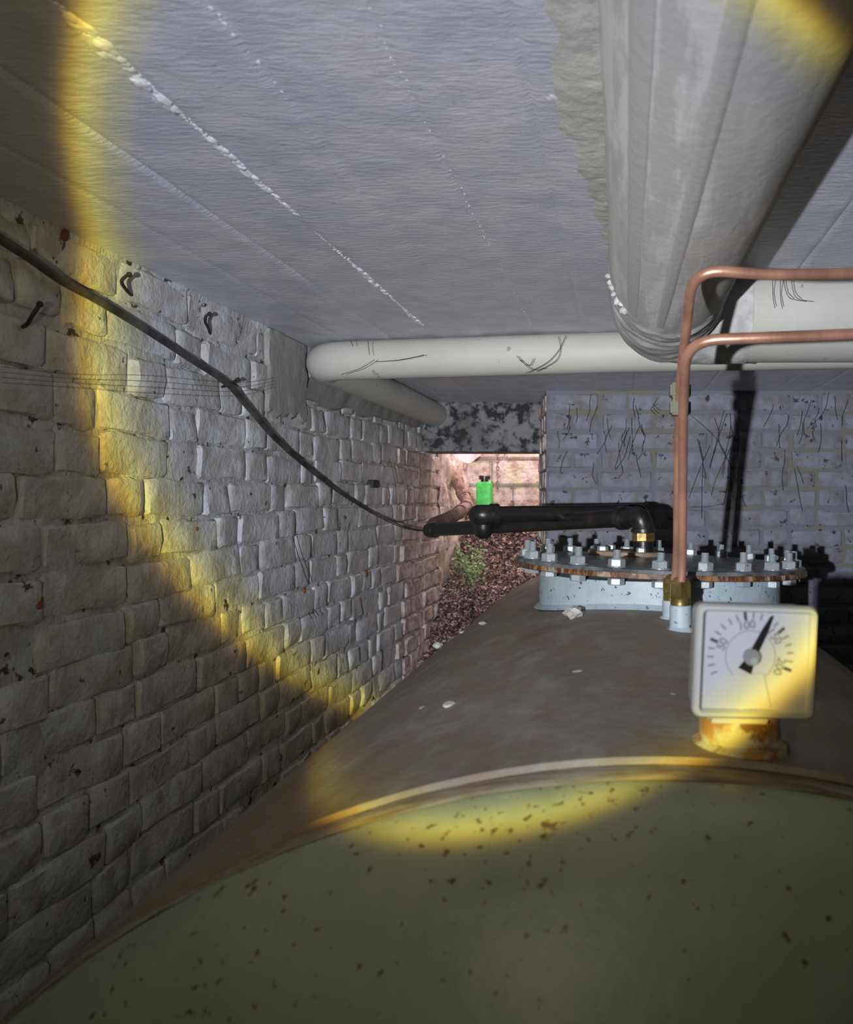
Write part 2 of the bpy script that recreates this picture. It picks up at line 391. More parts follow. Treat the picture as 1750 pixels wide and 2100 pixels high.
# left wall
bm = bmesh.new()
def wl(u, v):
    Y = -.95+5.1*u; z = FLOOR+.0+(H+.01-FLOOR)*v
    x = TX-.0075+.008*nz((0, Y, z), 6)+.0035*nz((0, Y, z), 26)
    if z > H-.06: x += .012*(z-(H-.06))/.06+.004*nz((0, Y, z), 20)
    return (x, Y, z)
grid_plane(bm, wl, 340, 150)
box(bm, (TX-.3, -.95, FLOOR), (TX-.03, 4.15, H+.1))
wall_left = struct('wall_left', bm, M['paint'], 'long whitewashed brick wall on the left with thick peeling paint', 'wall')
stv, hdv = variants(M['brickpaint'], .0075, 10)
pst, phd = variants(M['pinkbrick'], .009, 5, .008)
rnd = random.Random(5); nb = 0
low = []
for c in range(24):
    zc = H-.045-c*CP
    y = .98 + rnd.uniform(-.12, 0); k = c
    bond = c % 2
    while y < 4.12:
        st = (k % 2 == bond) if rnd.random() < .75 else (rnd.random() < .5)
        Ln = ST if st else HD
        gap = rnd.uniform(.005, .012); yc = y+Ln/2
        dz = (.010*math.sin(yc*1.9+c*.35)+.004*math.sin(yc*5.1+c*1.3))*(1 if c > 0 else .3) + rnd.uniform(-.004, .004)
        bare = yc > 3.40 + .05*nz((0, 0, c), 3.3) and zc < .22
        rx = Matrix.Rotation(rnd.uniform(-.03, .03), 4, 'X') @ Matrix.Rotation(rnd.uniform(-.02, .02), 4, 'Z')
        off = rnd.uniform(-.001, .0045) + (.006 if bare else 0)
        loc = Vector((TX+off, yc, zc+dz))
        me = rnd.choice((pst if st else phd) if bare else (stv if st else hdv))
        mw = Matrix.Translation(loc) @ rx @ Matrix.Diagonal((1, rnd.uniform(.97, 1.03), rnd.uniform(.96, 1.04), 1))
        y += Ln+gap; k += 1
        if rnd.random() < .03 and not bare: continue          # a brick lost under the plaster
        if zc < -.84:
            low.append((me, mw)); continue
        o = link('brick', me, wall_left); o.matrix_local = mw; nb += 1
bm = bmesh.new()
for me, mw in low:
    n0 = len(bm.verts); bm.from_mesh(me); bm.verts.ensure_lookup_table()
    for v in bm.verts[n0:]: v.co = mw @ v.co
o = obj('lower_bricks', bm, M['brickpaint'], wall_left); o['kind'] = 'stuff'
print('left bricks', nb)

# far wall (right of the light well) with its splayed jamb
bm = bmesh.new()
def fwall(u, v):
    X = XJ+2.2*u; z = FLOOR+(H+.01-FLOOR)*v
    return (X, YF+.008+.005*nz((X, 0, z), 8), z)
grid_plane(bm, fwall, 160, 110)
vs = [(XJ, YF+.012), (1.95, YF+.012), (1.95, 3.95), (-.405, 3.95)]
lo = [bm.verts.new((x, y, FLOOR)) for x, y in vs]; hi = [bm.verts.new((x, y, H+.1)) for x, y in vs]
bm.faces.new(lo); bm.faces.new(hi)
for i in range(4): bm.faces.new((lo[i], lo[(i+1) % 4], hi[(i+1) % 4], hi[i]))
wall_far = struct('wall_far', bm, M['mortar'], 'far wall of bluish painted bricks with olive mortar behind the tank', 'wall')
fst = [brick_mesh('brick', ST, .068, .03, s*2.3+7, M['farbrick'], 6, 3, .004, .004) for s in range(6)]
fhd = [brick_mesh('brick', HD, .068, .03, s*2.9+31, M['farbrick'], 3, 3, .004, .004) for s in range(6)]
rz = Matrix.Rotation(-PI/2, 4, 'Z')
rnd = random.Random(11); nb = 0
for c in range(15):
    zc = H-.05-c*.0825; x = XJ+.004; k = c
    while x < 1.28:
        st = (k+c) % 2 == 0 if rnd.random() < .7 else True
        if x < XJ+.02: st = c % 2 == 0
        Ln = ST if st else HD
        me = rnd.choice(fst if st else fhd)
        o = link('brick', me, wall_far)
        o.matrix_local = Matrix.Translation((x+Ln/2, YF+.004-rnd.uniform(0, .004), zc+rnd.uniform(-.003, .003))) @ rz @ Matrix.Diagonal((1, 1, rnd.uniform(.97, 1.03), 1))
        x += Ln+rnd.uniform(.010, .018); k += 1; nb += 1
# jamb bricks of the splay, catching daylight
d = Vector((-.09, .59, 0)).normalized()
for c in range(16):
    zc = H-.05-c*.0825
    for q, Ln in ((.03+(.06 if c % 2 else 0), HD if c % 2 else HD), (.16+(.06 if c % 2 else 0), ST), (.40+(.05 if c % 2 else 0), HD)):
        me = rnd.choice(pst if Ln == ST else phd)
        p = Vector((XJ, YF+.012, zc)) + d*(q+Ln/2-.02)
        o = link('brick', me, wall_far)
        o.matrix_local = Matrix.Translation(p+Vector((-.006, 0, 0))) @ Matrix.Rotation(PI-math.atan2(.09, .59)*-1, 4, 'Z')
print('far bricks', nb)

# right and near walls (outside the frame, they close the cellar)
bm = bmesh.new(); box(bm, (1.75, -1.0, FLOOR), (1.95, 3.6, H+.1)); struct('wall_right', bm, M['paint'], 'whitewashed right side wall of the cellar beyond the tank', 'wall', False)
bm = bmesh.new(); box(bm, (-1.25, -1.0, FLOOR), (1.95, -.8, H+.1)); struct('wall_near', bm, M['paint'], 'whitewashed near wall of the cellar behind the viewer', 'wall', False)

# lintel over the light well and the wall under it
bm = bmesh.new()
def lfn(u, v):
    X = TX-.02+(.60)*u; z = .227+(H+.01-.227)*v
    return (X, 3.78+.006*nz((X, 0, z), 9)+.003*nz((X, 0, z), 30), z+(.006*nz((X, 0, 0), 12) if v == 0 else 0))
grid_plane(bm, lfn, 40, 16)
box(bm, (TX-.05, 3.79, .225), (-.30, 4.0, 1.15))
struct('trim_1', bm, M['mould'], 'black-mottled mouldy concrete lintel above the bright opening', 'lintel')
bm = bmesh.new(); box(bm, (TX-.05, 3.72, FLOOR), (-.33, 3.92, -.86))
struct('trim_2', bm, M['pinkmortar'], 'rough sill wall below the bright opening', 'sill', False)

# light well: three rough rendered walls, open to the sky
bm = bmesh.new()
def sl(u, v):
    Y = 4.10+.95*u; z = -1.2+2.2*v
    return (TX+.005+.022*nz((0, Y, z), 9)+.008*nz((0, Y, z), 30), Y, z)
grid_plane(bm, sl, 60, 130); box(bm, (TX-.25, 4.05, -1.2), (TX-.03, 5.1, 1.0))
struct('wall_shaft_left', bm, M['shaft'], 'rough pinkish render on the left side of the light well', 'wall')
bm = bmesh.new()
# back of the well: courses of big mossy blocks
box(bm, (-1.15, 4.95, -1.2), (-.2, 5.2, .30))
wsb = struct('wall_shaft_back', bm, M['shaft'], 'pale mossy block wall at the back of the light well', 'wall', False)
rnd = random.Random(3)
for r_ in range(5):
    z0 = -.42+r_*.165; x = -.99 - (.1 if r_ % 2 else 0)
    while x < -.30:
        Ln = rnd.uniform(.24, .34); bm = bmesh.new()
        vs_ = box(bm, (x+.006, 4.915+rnd.uniform(-.01, .01), z0+.006), (x+Ln-.006, 4.96, z0+.159))
        bmesh.ops.bevel(bm, geom=list(bm.edges), offset=.012, segments=2, affect='EDGES')
        obj('block', bm, M['shaft'], wsb); x += Ln
bm = bmesh.new(); box(bm, (-.40, 3.95, -1.2), (-.2, 5.1, 1.0))
struct('wall_shaft_right', bm, M['shaft'], 'rough render on the right side of the light well', 'wall', False)

# plaster patch around the pipe's turn on the left wall
bm = bmesh.new()
def pf(u, v):
    Y = 2.10+.27*u+.012*nz((0, u*3, v*3), 2); z = H-.005-(.225+.02*nz((0, u*3, 0), 2)+.008*nz((0, u*9, 1), 2))*v
    x = TX+.012+.002*nz((0, Y, z), 20)
    if u in (0, 1) or v == 1: x = TX+.002
    return (x, Y, z)
grid_plane(bm, pf, 26, 26)
o = obj('plaster_patch', bm, M['plaster'], wall_left); o['label'] = 'smooth grey plaster patch where the pale pipe meets the wall'
bm = bmesh.new()
def pf2(u, v):
    Y = 2.34+1.40*u; a = v*PI/2
    hh = .135-.045*u+.02*nz((0, Y, 0), 6)
    z = .42-hh*v; x = TX+.050*(1-v)**1.3+.010+.004*nz((0, Y, z), 12)
    if v == 1: x = TX-.01
    return (x, Y, z)
grid_plane(bm, pf2, 60, 12)
o = obj('plaster_fillet', bm, M['plaster'], wall_left); o['label'] = 'smeared plaster below the pipe along the wall'

# ------------------------------------------------------------------ the tank
R = .80; CXT = .028; CZ = -1.019; YS = .663; YE = 3.0
tank = root('oil_tank', (CXT, YS, CZ-R), 'big horizontal cylindrical steel oil tank, dusty top and pale green near end', 'tank')
def cylM(cx=CXT, cz=CZ, y0=0): # lathe axis z -> world y
    return Matrix.Translation((cx, y0, cz)) @ Matrix.Rotation(-PI/2, 4, 'X')
bm = bmesh.new()
ny = 90; prof = [(R-.006, YS), (R, YS+.001)]+[(R, YS+.001+(YE-YS)*i/ny) for i in range(1, ny+1)]
for i in range(1, 14):
    a = i/13*PI/2; prof.append((R*math.cos(a) if i < 13 else 0, YE+.28*math.sin(a)))
lathe(bm, prof, 160, cylM())
for v in bm.verts:
    v.co += (v.co-Vector((CXT, v.co.y, CZ))).normalized()*.003*nz(v.co, 2.2)
obj('tank_shell', bm, M['shell'], tank)
# dished end: short straight skirt, tight knuckle, shallow crown
bm = bmesh.new(); r0 = R-.007; k = .10; prof = [(r0, YS+.02), (r0, YS-.028)]
Rc = 1.45; 
phi = math.asin((r0-k)/(Rc-k)); yk = YS-.028
for i in range(1, 17):
    a = i/16*(PI/2-phi); prof.append((r0-k+k*math.cos(a), yk-k*math.sin(a)))
yc = yk+math.sqrt((Rc-k)**2-(r0-k)**2)
for i in range(1, 25):
    b = phi*(1-i/24); prof.append((Rc*math.sin(b) if i < 24 else 0, yc-Rc*math.cos(b)))
lathe(bm, prof, 160, cylM())
o = obj('dished_end', bm, M['tankend'], tank); o['label'] = 'pale green painted end with rust specks'
APEX = yc-Rc; print('apex', APEX)
bm = bmesh.new()   # lipped lap joint
prof = [(r0+.0003, YS-.032), (r0+.0022, YS-.028), (r0+.0035, YS-.012), (r0+.002, YS-.004), (r0+.002, YS+.003)]
lathe(bm, prof, 200, cylM())
for v in bm.verts: v.co += (v.co-Vector((CXT, v.co.y, CZ))).normalized()*.0014*nz(v.co, 16); 
o = obj('seam_band', bm, M['edge'], tank); o['label'] = 'worn light band of the welded seam'
def tank_top(x, off=0.0):
    return CZ+math.sqrt(R*R-(x-CXT)**2)+off
# saddles carrying the tank
for y in (1.1, 2.7):
    bm = bmesh.new(); n = 24; th = .07
    top = [(CXT+(R+.0)*math.sin(a), CZ-(R+.0)*math.cos(a)) for a in [(-.8+1.6*i/n) for i in range(n+1)]]
    f = [bm.verts.new((x, y-th, z)) for x, z in top]; b = [bm.verts.new((x, y+th, z)) for x, z in top]
    fb = [bm.verts.new((x, y-th, FLOOR)) for x, z in top]; bb = [bm.verts.new((x, y+th, FLOOR)) for x, z in top]
    for i in range(n):
        bm.faces.new((f[i], f[i+1], fb[i+1], fb[i])); bm.faces.new((b[i], b[i+1], bb[i+1], bb[i])); bm.faces.new((f[i], f[i+1], b[i+1], b[i])); bm.faces.new((fb[i], fb[i+1], bb[i+1], bb[i]))
    for i in (0, n): bm.faces.new((f[i], b[i], bb[i], fb[i]))
    obj('saddle', bm, M['tankend'], tank, smooth=False)
# manhole neck
D = 1.82; FX = .090; NR = .275; ZF = -.152
bm = bmesh.new(); n = 96
top = [bm.verts.new((FX+NR*math.cos(2*PI*i/n), D+NR*math.sin(2*PI*i/n), ZF-.012)) for i in range(n)]
bot = [bm.verts.new((v.co.x, v.co.y, tank_top(v.co.x, -.004))) for v in top]
wb = [bm.verts.new((FX+(NR+.012)*math.cos(2*PI*i/n), D+(NR+.012)*math.sin(2*PI*i/n), tank_top(top[i].co.x, .001))) for i in range(n)]
wm = [bm.verts.new((v.co.x, v.co.y, tank_top(v.co.x, .011))) for v in top]
for i in range(n):
    a = (i+1) % n
    bm.faces.new((top[i], top[a], wm[a], wm[i])); bm.faces.new((wm[i], wm[a], wb[a], wb[i]))
bm.faces.new(top)
o = obj('manhole_neck', bm, M['blue'], tank); o['label'] = 'pale blue painted collar under the bolted lid'
# pipe sockets on the shell
def socket(x, y, zt, r=.0185):
    bm = bmesh.new(); z0 = tank_top(x, -.006)
    M_ = Matrix.Translation((x, y, 0))
    lathe(bm, [(r+.010, z0+.004), (r+.002, z0+.011), (r, z0+.013), (r, zt-.002), (r-.002, zt), (r*.6, zt), (r*.6, zt-.01)], 32, M_)
    return obj('pipe_socket', bm, M['blue'], tank)
SA = P(1396, 1240, 1.33); SB = P(1379, 1230, 1.45)
socket(SA.x, SA.y, SA.z); socket(SB.x, SB.y, SB.z)
# level gauge pedestal
bm = bmesh.new(); gx = .108; gy = .715; z0 = tank_top(gx)
lathe(bm, [(.046, z0-.006), (.044, z0+.004), (.037, z0+.008), (.036, z0+.030), (.033, z0+.033), (0, z0+.033)], 40, Matrix.Translation((gx, gy, 0)))
o = obj('gauge_socket', bm, M['rustblue'], tank); o['label'] = 'pale blue socket stained with orange rust under the gauge'

# ------------------------------------------------------------------ bolted manhole lid
FR = .333
lid = root('manhole_lid', (FX, D, ZF-.010), 'round bolted steel manhole lid with a rusty rim on the tank neck', 'lid')
bm = bmesh.new()
lathe(bm, [(0, ZF+.010), (FR-.012, ZF+.010), (FR-.004, ZF+.008), (FR-.002, ZF+.001), (0, ZF+.001)], 96, Matrix.Translation((FX, D, 0)))
for v in bm.verts: v.co.z += .0008*nz(v.co, 30)
o = obj('lid_plate', bm, M['plate'], lid); o['label'] = 'dark wet upper face speckled with white paint'
bm = bmesh.new()
lathe(bm, [(FR-.02, ZF+.001), (FR, ZF+.001), (FR+.001, ZF-.008), (FR-.002, ZF-.010), (NR-.01, ZF-.0105), (NR-.01, ZF+.001)], 96, Matrix.Translation((FX, D, 0)))
o = obj('rim', bm, M['rim'], lid); o['label'] = 'rusted rim streaked cream and dark brown'
def hexprism(bm, c, r, z0, z1, rot=0.0, n=6, ch=.12):
    rr = []
    for (q, z) in ((r*.90, z0), (r, z0+(z1-z0)*ch), (r, z1-(z1-z0)*ch), (r*.90, z1)):
        rr.append([bm.verts.new((c[0]+q*math.cos(rot+2*PI*i/n), c[1]+q*math.sin(rot+2*PI*i/n), z)) for i in range(n)])
    for a, b in zip(rr, rr[1:]):
        for i in range(n): bm.faces.new((a[i], a[(i+1) % n], b[(i+1) % n], b[i]))
    bm.faces.new(rr[0]); bm.faces.new(rr[-1])
NBOLT = 22; rnd = random.Random(4)
def make_bolt():
    bm = bmesh.new()
    prof = [(0, -.014), (.0075, -.014)]
    zz = -.014
    while zz < .043:
        prof += [(.0080, zz+.0008), (.0070, zz+.0018)]; zz += .0024
    prof += [(.0068, .044), (0, .044)]
    lathe(bm, prof, 16)
    hexprism(bm, (0, 0), .0165, -.024, -.0105, .3)
    bmesh.ops.recalc_face_normals(bm, faces=bm.faces)
    me = bpy.data.meshes.new('bolt'); bm.to_mesh(me); bm.free(); me.materials.append(M['zinc'])
    bm = bmesh.new(); hexprism(bm, (0, 0), .0170, .0100, .0255, 0.0)
    r_ = lathe(bm, [(.011, .0255), (.0095, .027), (.006, .027)], 16)
    bmesh.ops.recalc_face_normals(bm, faces=bm.faces)
    mn = bpy.data.meshes.new('nut'); bm.to_mesh(mn); bm.free(); mn.materials.append(M['zinc'])
    bm = bmesh.new(); lathe(bm, [(0, .0095), (.0195, .0095), (.0195, .0112), (0, .0112)], 20)
    mw = bpy.data.meshes.new('washer'); bm.to_mesh(mw); bm.free(); mw.materials.append(M['zinc'])
    return me, mn, mw
bme, bmn, bmw = make_bolt()
for i in range(NBOLT):
    a = 2*PI*(i+.35)/NBOLT
    x = (FR-.030)*math.cos(a); y = (FR-.030)*math.sin(a)
    o = link('bolt', bme, lid); o.location = (x, y, .010+rnd.uniform(-.003, .002)); o.rotation_euler.z = rnd.uniform(0, 6)
    nn = link('nut', bmn, o); nn.location = (0, 0, -o.location.z+.010); nn.rotation_euler.z = rnd.uniform(0, 6)
    ww = link('washer', bmw, o); ww.location = (0, 0, -o.location.z+.010)
# tan blind disc on the lid
bm = bmesh.new(); cxd, cyd = .012, 1.985
lathe(bm, [(0, ZF+.0095), (.092, ZF+.0095), (.094, ZF+.012), (.094, ZF+.019), (.091, ZF+.021), (0, ZF+.021)], 64, Matrix.Translation((cxd, cyd, 0)))
o = obj('blind_disc', bm, M['tan'], lid); o['label'] = 'tan round blank plate at the rear of the lid'
for i in range(4):
    a = i*PI/2+.6; q = link('disc_bolt', bmn, lid); q.location = (cxd-FX+.068*math.cos(a), cyd-D+.068*math.sin(a), .021); q.scale = (.8, .8, .8)
lid.rotation_euler = (-math.radians(1.1), math.radians(2.2), 0)

# ------------------------------------------------------------------ copper pipes
def pipe(name, pts, r, rad, m, label, cat='pipe', n=18, step=.03, nut=None, group=None):
    rt = root(name, pts[0], label, cat, group)
    bm = bmesh.new(); pp = dense(rounded(pts, rad, 12), step)
    tube(bm, pp, [r*(1+.02*nz(p, 9)) for p in pp], n)
    obj('tube', bm, m, rt); return rt
a1 = [Vector((SA.x, SA.y, SA.z-.012)), P(1400, 1150, 1.315), P(1401, 980, 1.22), P(1401, 850, 1.12), P(1408, 698, 1.00), P(1560, 693, .99), P(1760, 685, 1.0), P(2050, 672, 1.0)]
c1 = pipe('copper_pipe', a1, .0072, .046, M['copper'], 'front copper pipe, the lower of two bending right above the gauge', group='copper pipes')
b1 = [Vector((SB.x, SB.y, SB.z-.012)), P(1388, 1150, 1.40), P(1391, 900, 1.22), P(1395, 790, 1.12), P(1422, 550, .93), P(1570, 564, .94), P(1760, 561, .97), P(2050, 553, .98)]
c2 = pipe('copper_pipe', b1, .0067, .07, M['copper'], 'rear copper pipe, the upper of two, arching over the duct elbow', group='copper pipes')
def comp_fitting(rt, x, y, z):
    bm = bmesh.new(); hexprism(bm, (x, y), .0195, z+.012, z+.040, .5)
    o = obj('compression_nut', bm, M['brass'], rt, smooth=False); o['label'] = 'dull brass hexagonal nut'
    bm = bmesh.new(); lathe(bm, [(.008, z-.004), (.0165, z-.004), (.0175, z+.003), (.0165, z+.010), (.0175, z+.012), (.008, z+.013)], 28, Matrix.Translation((x, y, 0)))
    obj('fitting_body', bm, M['brass'], rt)
    bm = bmesh.new(); lathe(bm, [(.0075, z+.038), (.013, z+.039), (.011, z+.045), (.0076, z+.046)], 24, Matrix.Translation((x, y, 0)))
    obj('nut_shoulder', bm, M['brass'], rt)
comp_fitting(c1, SA.x, SA.y, SA.z); comp_fitting(c2, SB.x, SB.y, SB.z)
# plastic clip that holds both pipes apart
cp = P(1397, 818, 1.15)
clip = root('pipe_clip', cp, 'olive green plastic clip on the rear copper pipe below the bends', 'clip')
for dz, nm in ((.012, 'clip_half'), (-.013, 'clip_half')):
    bm = bmesh.new(); box(bm, cp+Vector((-.016, -.010, dz-.011)), cp+Vector((.014, .020, dz+.011)))
    bmesh.ops.bevel(bm, geom=list(bm.edges), offset=.003, segments=2, affect='EDGES'); obj(nm, bm, M['clip'], clip)
bm = bmesh.new(); box(bm, cp+Vector((-.012, -.006, -.004)), cp+Vector((.010, .016, .004))); obj('clip_bridge', bm, M['clip'], clip, smooth=False)

# ------------------------------------------------------------------ insulated duct hung under the ceiling, turning right
DR = .1075; DXC = .0902; DZ = .400
duct = root('insulated_duct', (DXC, .4, DZ), 'large grey cloth-wrapped round duct under the ceiling, turning right', 'duct')
path1 = [Vector((DXC, y, DZ)) for y in [-.78+i*.05 for i in range(46)]]      # to y = 1.47
bm = bmesh.new()
tube(bm, path1, [DR*(1+.010*nz((0, p.y, 0), 4)) for p in path1], 64, fn=lambda i, a: 1+.010*noise.noise(Vector((math.cos(a)*2, math.sin(a)*2, i*.12))))
o = obj('duct_run', bm, M['duct'], duct)
yb = 1.70; rb = .13
arc = rounded([Vector((DXC, 1.37, DZ)), Vector((DXC, yb, DZ)), Vector((DXC+.18, yb, DZ))], rb, 14); arc = dense(arc, .008)
bm = bmesh.new()
def ef(i, a):
    return (.985+.02*min(1, i/5))+.028*min(1, i/4)*math.sin(i*.75+2.2*math.cos(a+.5)+1.1*math.sin(2*a))*noise.noise(Vector((math.cos(a)*1.2, math.sin(a)*1.2, i*.11+5)))*2.2+.016*noise.noise(Vector((math.cos(a)*1.6, math.sin(a)*1.6, i*.28)))+.012*noise.noise(Vector((math.cos(a)*4, math.sin(a)*4, i*.5)))
tube(bm, arc, DR*1.012, 72, fn=ef)
o = obj('duct_elbow', bm, M['elbow'], duct); o['label'] = 'wrinkled cloth wrapping round the bend'
bm = bmesh.new()
pr = [Vector((DXC+.12+.06*i, yb, DZ)) for i in range(25)]
tube(bm, pr, DR*.985, 56, fn=lambda i, a: 1+.006*noise.noise(Vector((math.cos(a)*2, math.sin(a)*2, i*.3))))
obj('duct_branch', bm, M['bar'], duct)
# strips of tape running along the underside
def strip(bm, a0, a1, y0, y1, w0, w1, off=.0016):
    n = 40; g = []
    for i in range(n+1):
        t = i/n; y = y0+(y1-y0)*t; a = a0+(a1-a0)*t; w = w0+(w1-w0)*t; row = []
        for j in range(7):
            aa = a+w*(j/6-.5)*(1+.10*noise.noise(Vector((i*.6, j, 0)))); q = DR*1.006+off*(1 if 0 < j < 6 else -1.5)
            q *= 1+.010*nz((0, y, 0), 4)*0+.004; row.append(bm.verts.new((DXC+q*math.sin(aa), y, DZ-q*math.cos(aa))))
        g.append(row)
    for i in range(n):
        for j in range(6): bm.faces.new((g[i][j], g[i+1][j], g[i+1][j+1], g[i][j+1]))
bm = bmesh.new(); strip(bm, -.16, -.20, .2, 1.36, .17, .14, .0006)
o = obj('tape_strip', bm, M['ductband'], duct); o['label'] = 'darker grey strip along the belly of the duct'
bm = bmesh.new(); strip(bm, -.82, -.70, .2, 1.36, .24, .20, .0006)
obj('tape_strip', bm, M['ductband'], duct)
bm = bmesh.new()   # ragged end of the wrapping at the bend
for i in range(7):
    a = -1.45+.10*i; q = DR*1.02; c = Vector((DXC+q*math.sin(a), 1.375+.01*math.sin(i*2.1), DZ-q*math.cos(a)))
    bmesh.ops.create_icosphere(bm, subdivisions=2, radius=.006+.003*math.sin(i*3.3), matrix=Matrix.Translation(c))
for v in bm.verts: v.co += Vector((nz(v.co, 90), nz(v.co, 90, 4), nz(v.co, 90, 9)))*.005
obj('torn_wrapping', bm, M['elbow'], duct)

# ------------------------------------------------------------------ pale pipe across the cellar, turning along the left wall
BR = .0555; zb = H-BR-.004
bar = root('jacketed_pipe', (TX+.07, 2.31, zb), 'smooth cream jacketed pipe across the ceiling, turning back along the wall', 'pipe')
pts = [Vector((1.74, 1.98, zb)), Vector((0, 2.16, zb)), Vector((TX+.066, 2.31, zb)), Vector((TX+.066, 3.80, zb))]
pp = dense(rounded(pts, .085, 14), .05)
bm = bmesh.new(); tube(bm, pp, BR, 48)
obj('tube', bm, M['bar'], bar)

# ------------------------------------------------------------------ black iron pipes
A1 = P(886, 1087, 2.85); A2 = P(1318, 1060, 1.95)
ip = root('iron_pipe', P(1318, 1100, 1.95), 'black iron filling pipe ending in an elbow above the lid', 'pipe')
bm = bmesh.new(); e2 = Vector((A2.x-.01, A2.y, A2.z))
pp = dense([A1, e2+(A1-e2).normalized()*.045], .08); tube(bm, pp, .0235, 24); obj('tube', bm, M['iron'], ip)
dirA = (e2-A1).normalized()
bm = bmesh.new(); ee = rounded([e2-dirA*.065, e2+dirA*.008, P(1322, 1092, 1.95)], .06, 12)
tube(bm, ee, .0265, 28)
tube(bm, [ee[0]-dirA*.006, ee[0]+dirA*.016], .0305, 28); obj('elbow', bm, M['iron'], ip)
bm = bmesh.new(); q = P(1320, 1085, 1.95); tube(bm, [q, q-Vector((0, 0, .008))], .031, 28)
obj('elbow_collar', bm, M['iron'], ip)
bm = bmesh.new(); b0 = P(1320, 1094, 1.95)
hexprism(bm, (b0.x, b0.y), .029, b0.z-.020, b0.z+.004, .2, n=8)
o = obj('brass_union', bm, M['brass'], ip, smooth=False); o['label'] = 'brass union joining the elbow to the lid'
bm = bmesh.new(); lathe(bm, [(.0, -.148), (.025, -.148), (.025, b0.z-.018), (0, b0.z-.018)], 24, Matrix.Translation((b0.x, b0.y, 0)))
obj('nipple', bm, M['iron'], ip)
bm = bmesh.new(); lathe(bm, [(0, -.035), (.022, -.035), (.027, -.028), (.028, .02), (.025, .026), (0, .026)], 24, Matrix.Translation(A1+dirA*.01) @ dirA.to_track_quat('Z', 'Y').to_matrix().to_4x4())
o = obj('end_coupling', bm, M['iron'], ip)
# second, upper pipe
V1 = P(988, 1056, 2.10); V2 = P(1298, 1050, 2.30)
vp = root('vent_pipe', V1, 'black iron vent pipe with a bulky elbow at its left end', 'pipe')
bm = bmesh.new(); dv_ = (V2-V1).normalized(); tube(bm, dense([V1, V2], .08), .0225, 24); obj('tube', bm, M['iron'], vp)
bm = bmesh.new(); tube(bm, rounded([V1+dv_*.035, V1-dv_*.01, V1+Vector((-.02, .12, .0))], .05, 10), .027, 28)
tube(bm, [V1+dv_*.025, V1+dv_*.045], .030, 28); obj('elbow', bm, M['iron'], vp)
bm = bmesh.new(); c = V1+Vector((0, .03, 0)); lathe(bm, [(0, 0), (.025, 0), (.026, -.035), (.022, -.055), (.012, -.064), (0, -.066)], 24, Matrix.Translation(c)); obj('plug', bm, M['iron'], vp)
bm = bmesh.new(); tube(bm, rounded([V2-dv_*.01, V2+dv_*.03, V2+dv_*.03+Vector((0, 0, -.22))], .04, 10), .025, 24); obj('down_leg', bm, M['iron'], vp)
# rusty pipe coming down from the light well
rp = [P(903, 936, 4.55), P(925, 965, 4.5), P(962, 1036, 4.35), P(935, 1056, 3.8), P(890, 1078, 3.0), A1+Vector((-.0, .04, 0))]
rpr = root('rusty_pipe', rp[2], 'rusty brown pipe slanting down through the bright opening', 'pipe')
bm = bmesh.new(); tube(bm, dense(rounded(rp, .10, 8), .05), .030, 24, fn=lambda i, a: 1+.05*noise.noise(Vector((math.cos(a), math.sin(a), i*.7)))); obj('tube', bm, M['rustpipe'], rpr)
bm = bmesh.new(); dd = (rp[2]-rp[1]).normalized()
tube(bm, [rp[2]-dd*.11, rp[2]-dd*.07], .037, 24); obj('coupling', bm, M['rustpipe'], rpr)
d3 = (rp[3]-rp[2]).normalized()
for q0, q1, q2 in ((.10, .15, .038), (.35, .40, .036)):
    bm = bmesh.new(); tube(bm, [rp[2]+d3*q0, rp[2]+d3*q1], q2, 24); obj('coupling', bm, M['rustpipe'], rpr)

# ------------------------------------------------------------------ level gauge
W = .100; HH = .0915; FY = .632
gc = P(1553, 1359, FY)
g = root('level_gauge', (gc.x, FY, gc.z), 'square cream plastic tank level gauge with a black needle', 'gauge')
def rrect(w, h, r, n=6):
    out = []
    for cx, cy, a0 in ((w/2-r, h/2-r, 0), (-w/2+r, h/2-r, PI/2), (-w/2+r, -h/2+r, PI), (w/2-r, -h/2+r, 1.5*PI)):
        for i in range(n+1): out.append((cx+r*math.cos(a0+PI/2*i/n), cy+r*math.sin(a0+PI/2*i/n)))
    return out
def loft(bm, secs, close=(True, True)):
    """secs: list of (list of (x,z)), y) in gauge space, y grows away from the viewer"""
    rings = [[bm.verts.new((gc.x+x, FY+y, gc.z+z)) for x, z in s] for s, y in secs]
    for a, b in zip(rings, rings[1:]):
        n = len(a)
        for i in range(n): bm.faces.new((a[i], a[(i+1) % n], b[(i+1) % n], b[i]))
    if close[0]: bm.faces.new(rings[0])
    if close[1]: bm.faces.new(rings[-1])
bm = bmesh.new()   # casing: back shell
loft(bm, [(rrect(W-.003, HH-.003, .007), .010), (rrect(W-.006, HH-.006, .007), .040), (rrect(W-.014, HH-.014, .008), .056), (rrect(W-.03, HH-.03, .008), .060)])
obj('casing', bm, M['ivory'], g)
bm = bmesh.new()   # bezel
loft(bm, [(rrect(W-.002, HH-.002, .007), .014), (rrect(W, HH, .007), .010), (rrect(W, HH, .007), .003), (rrect(W-.004, HH-.004, .006), 0), (rrect(W-.009, HH-.009, .0045), .0), (rrect(W-.012, HH-.012, .003), .003), (rrect(W-.013, HH-.013, .003), .0125)], (False, False))
obj('bezel', bm, M['ivory'], g)
bm = bmesh.new(); loft(bm, [(rrect(W-.012, HH-.012, .003), .0090), (rrect(W-.012, HH-.012, .003), .0105)])
obj('dial_plate', bm, M['dial'], g, smooth=False)
bm = bmesh.new(); loft(bm, [(rrect(W-.010, HH-.010, .004), .0014), (rrect(W-.0105, HH-.0105, .004), .0022)])
obj('clear_cover', bm, M['glass'], g, smooth=False)
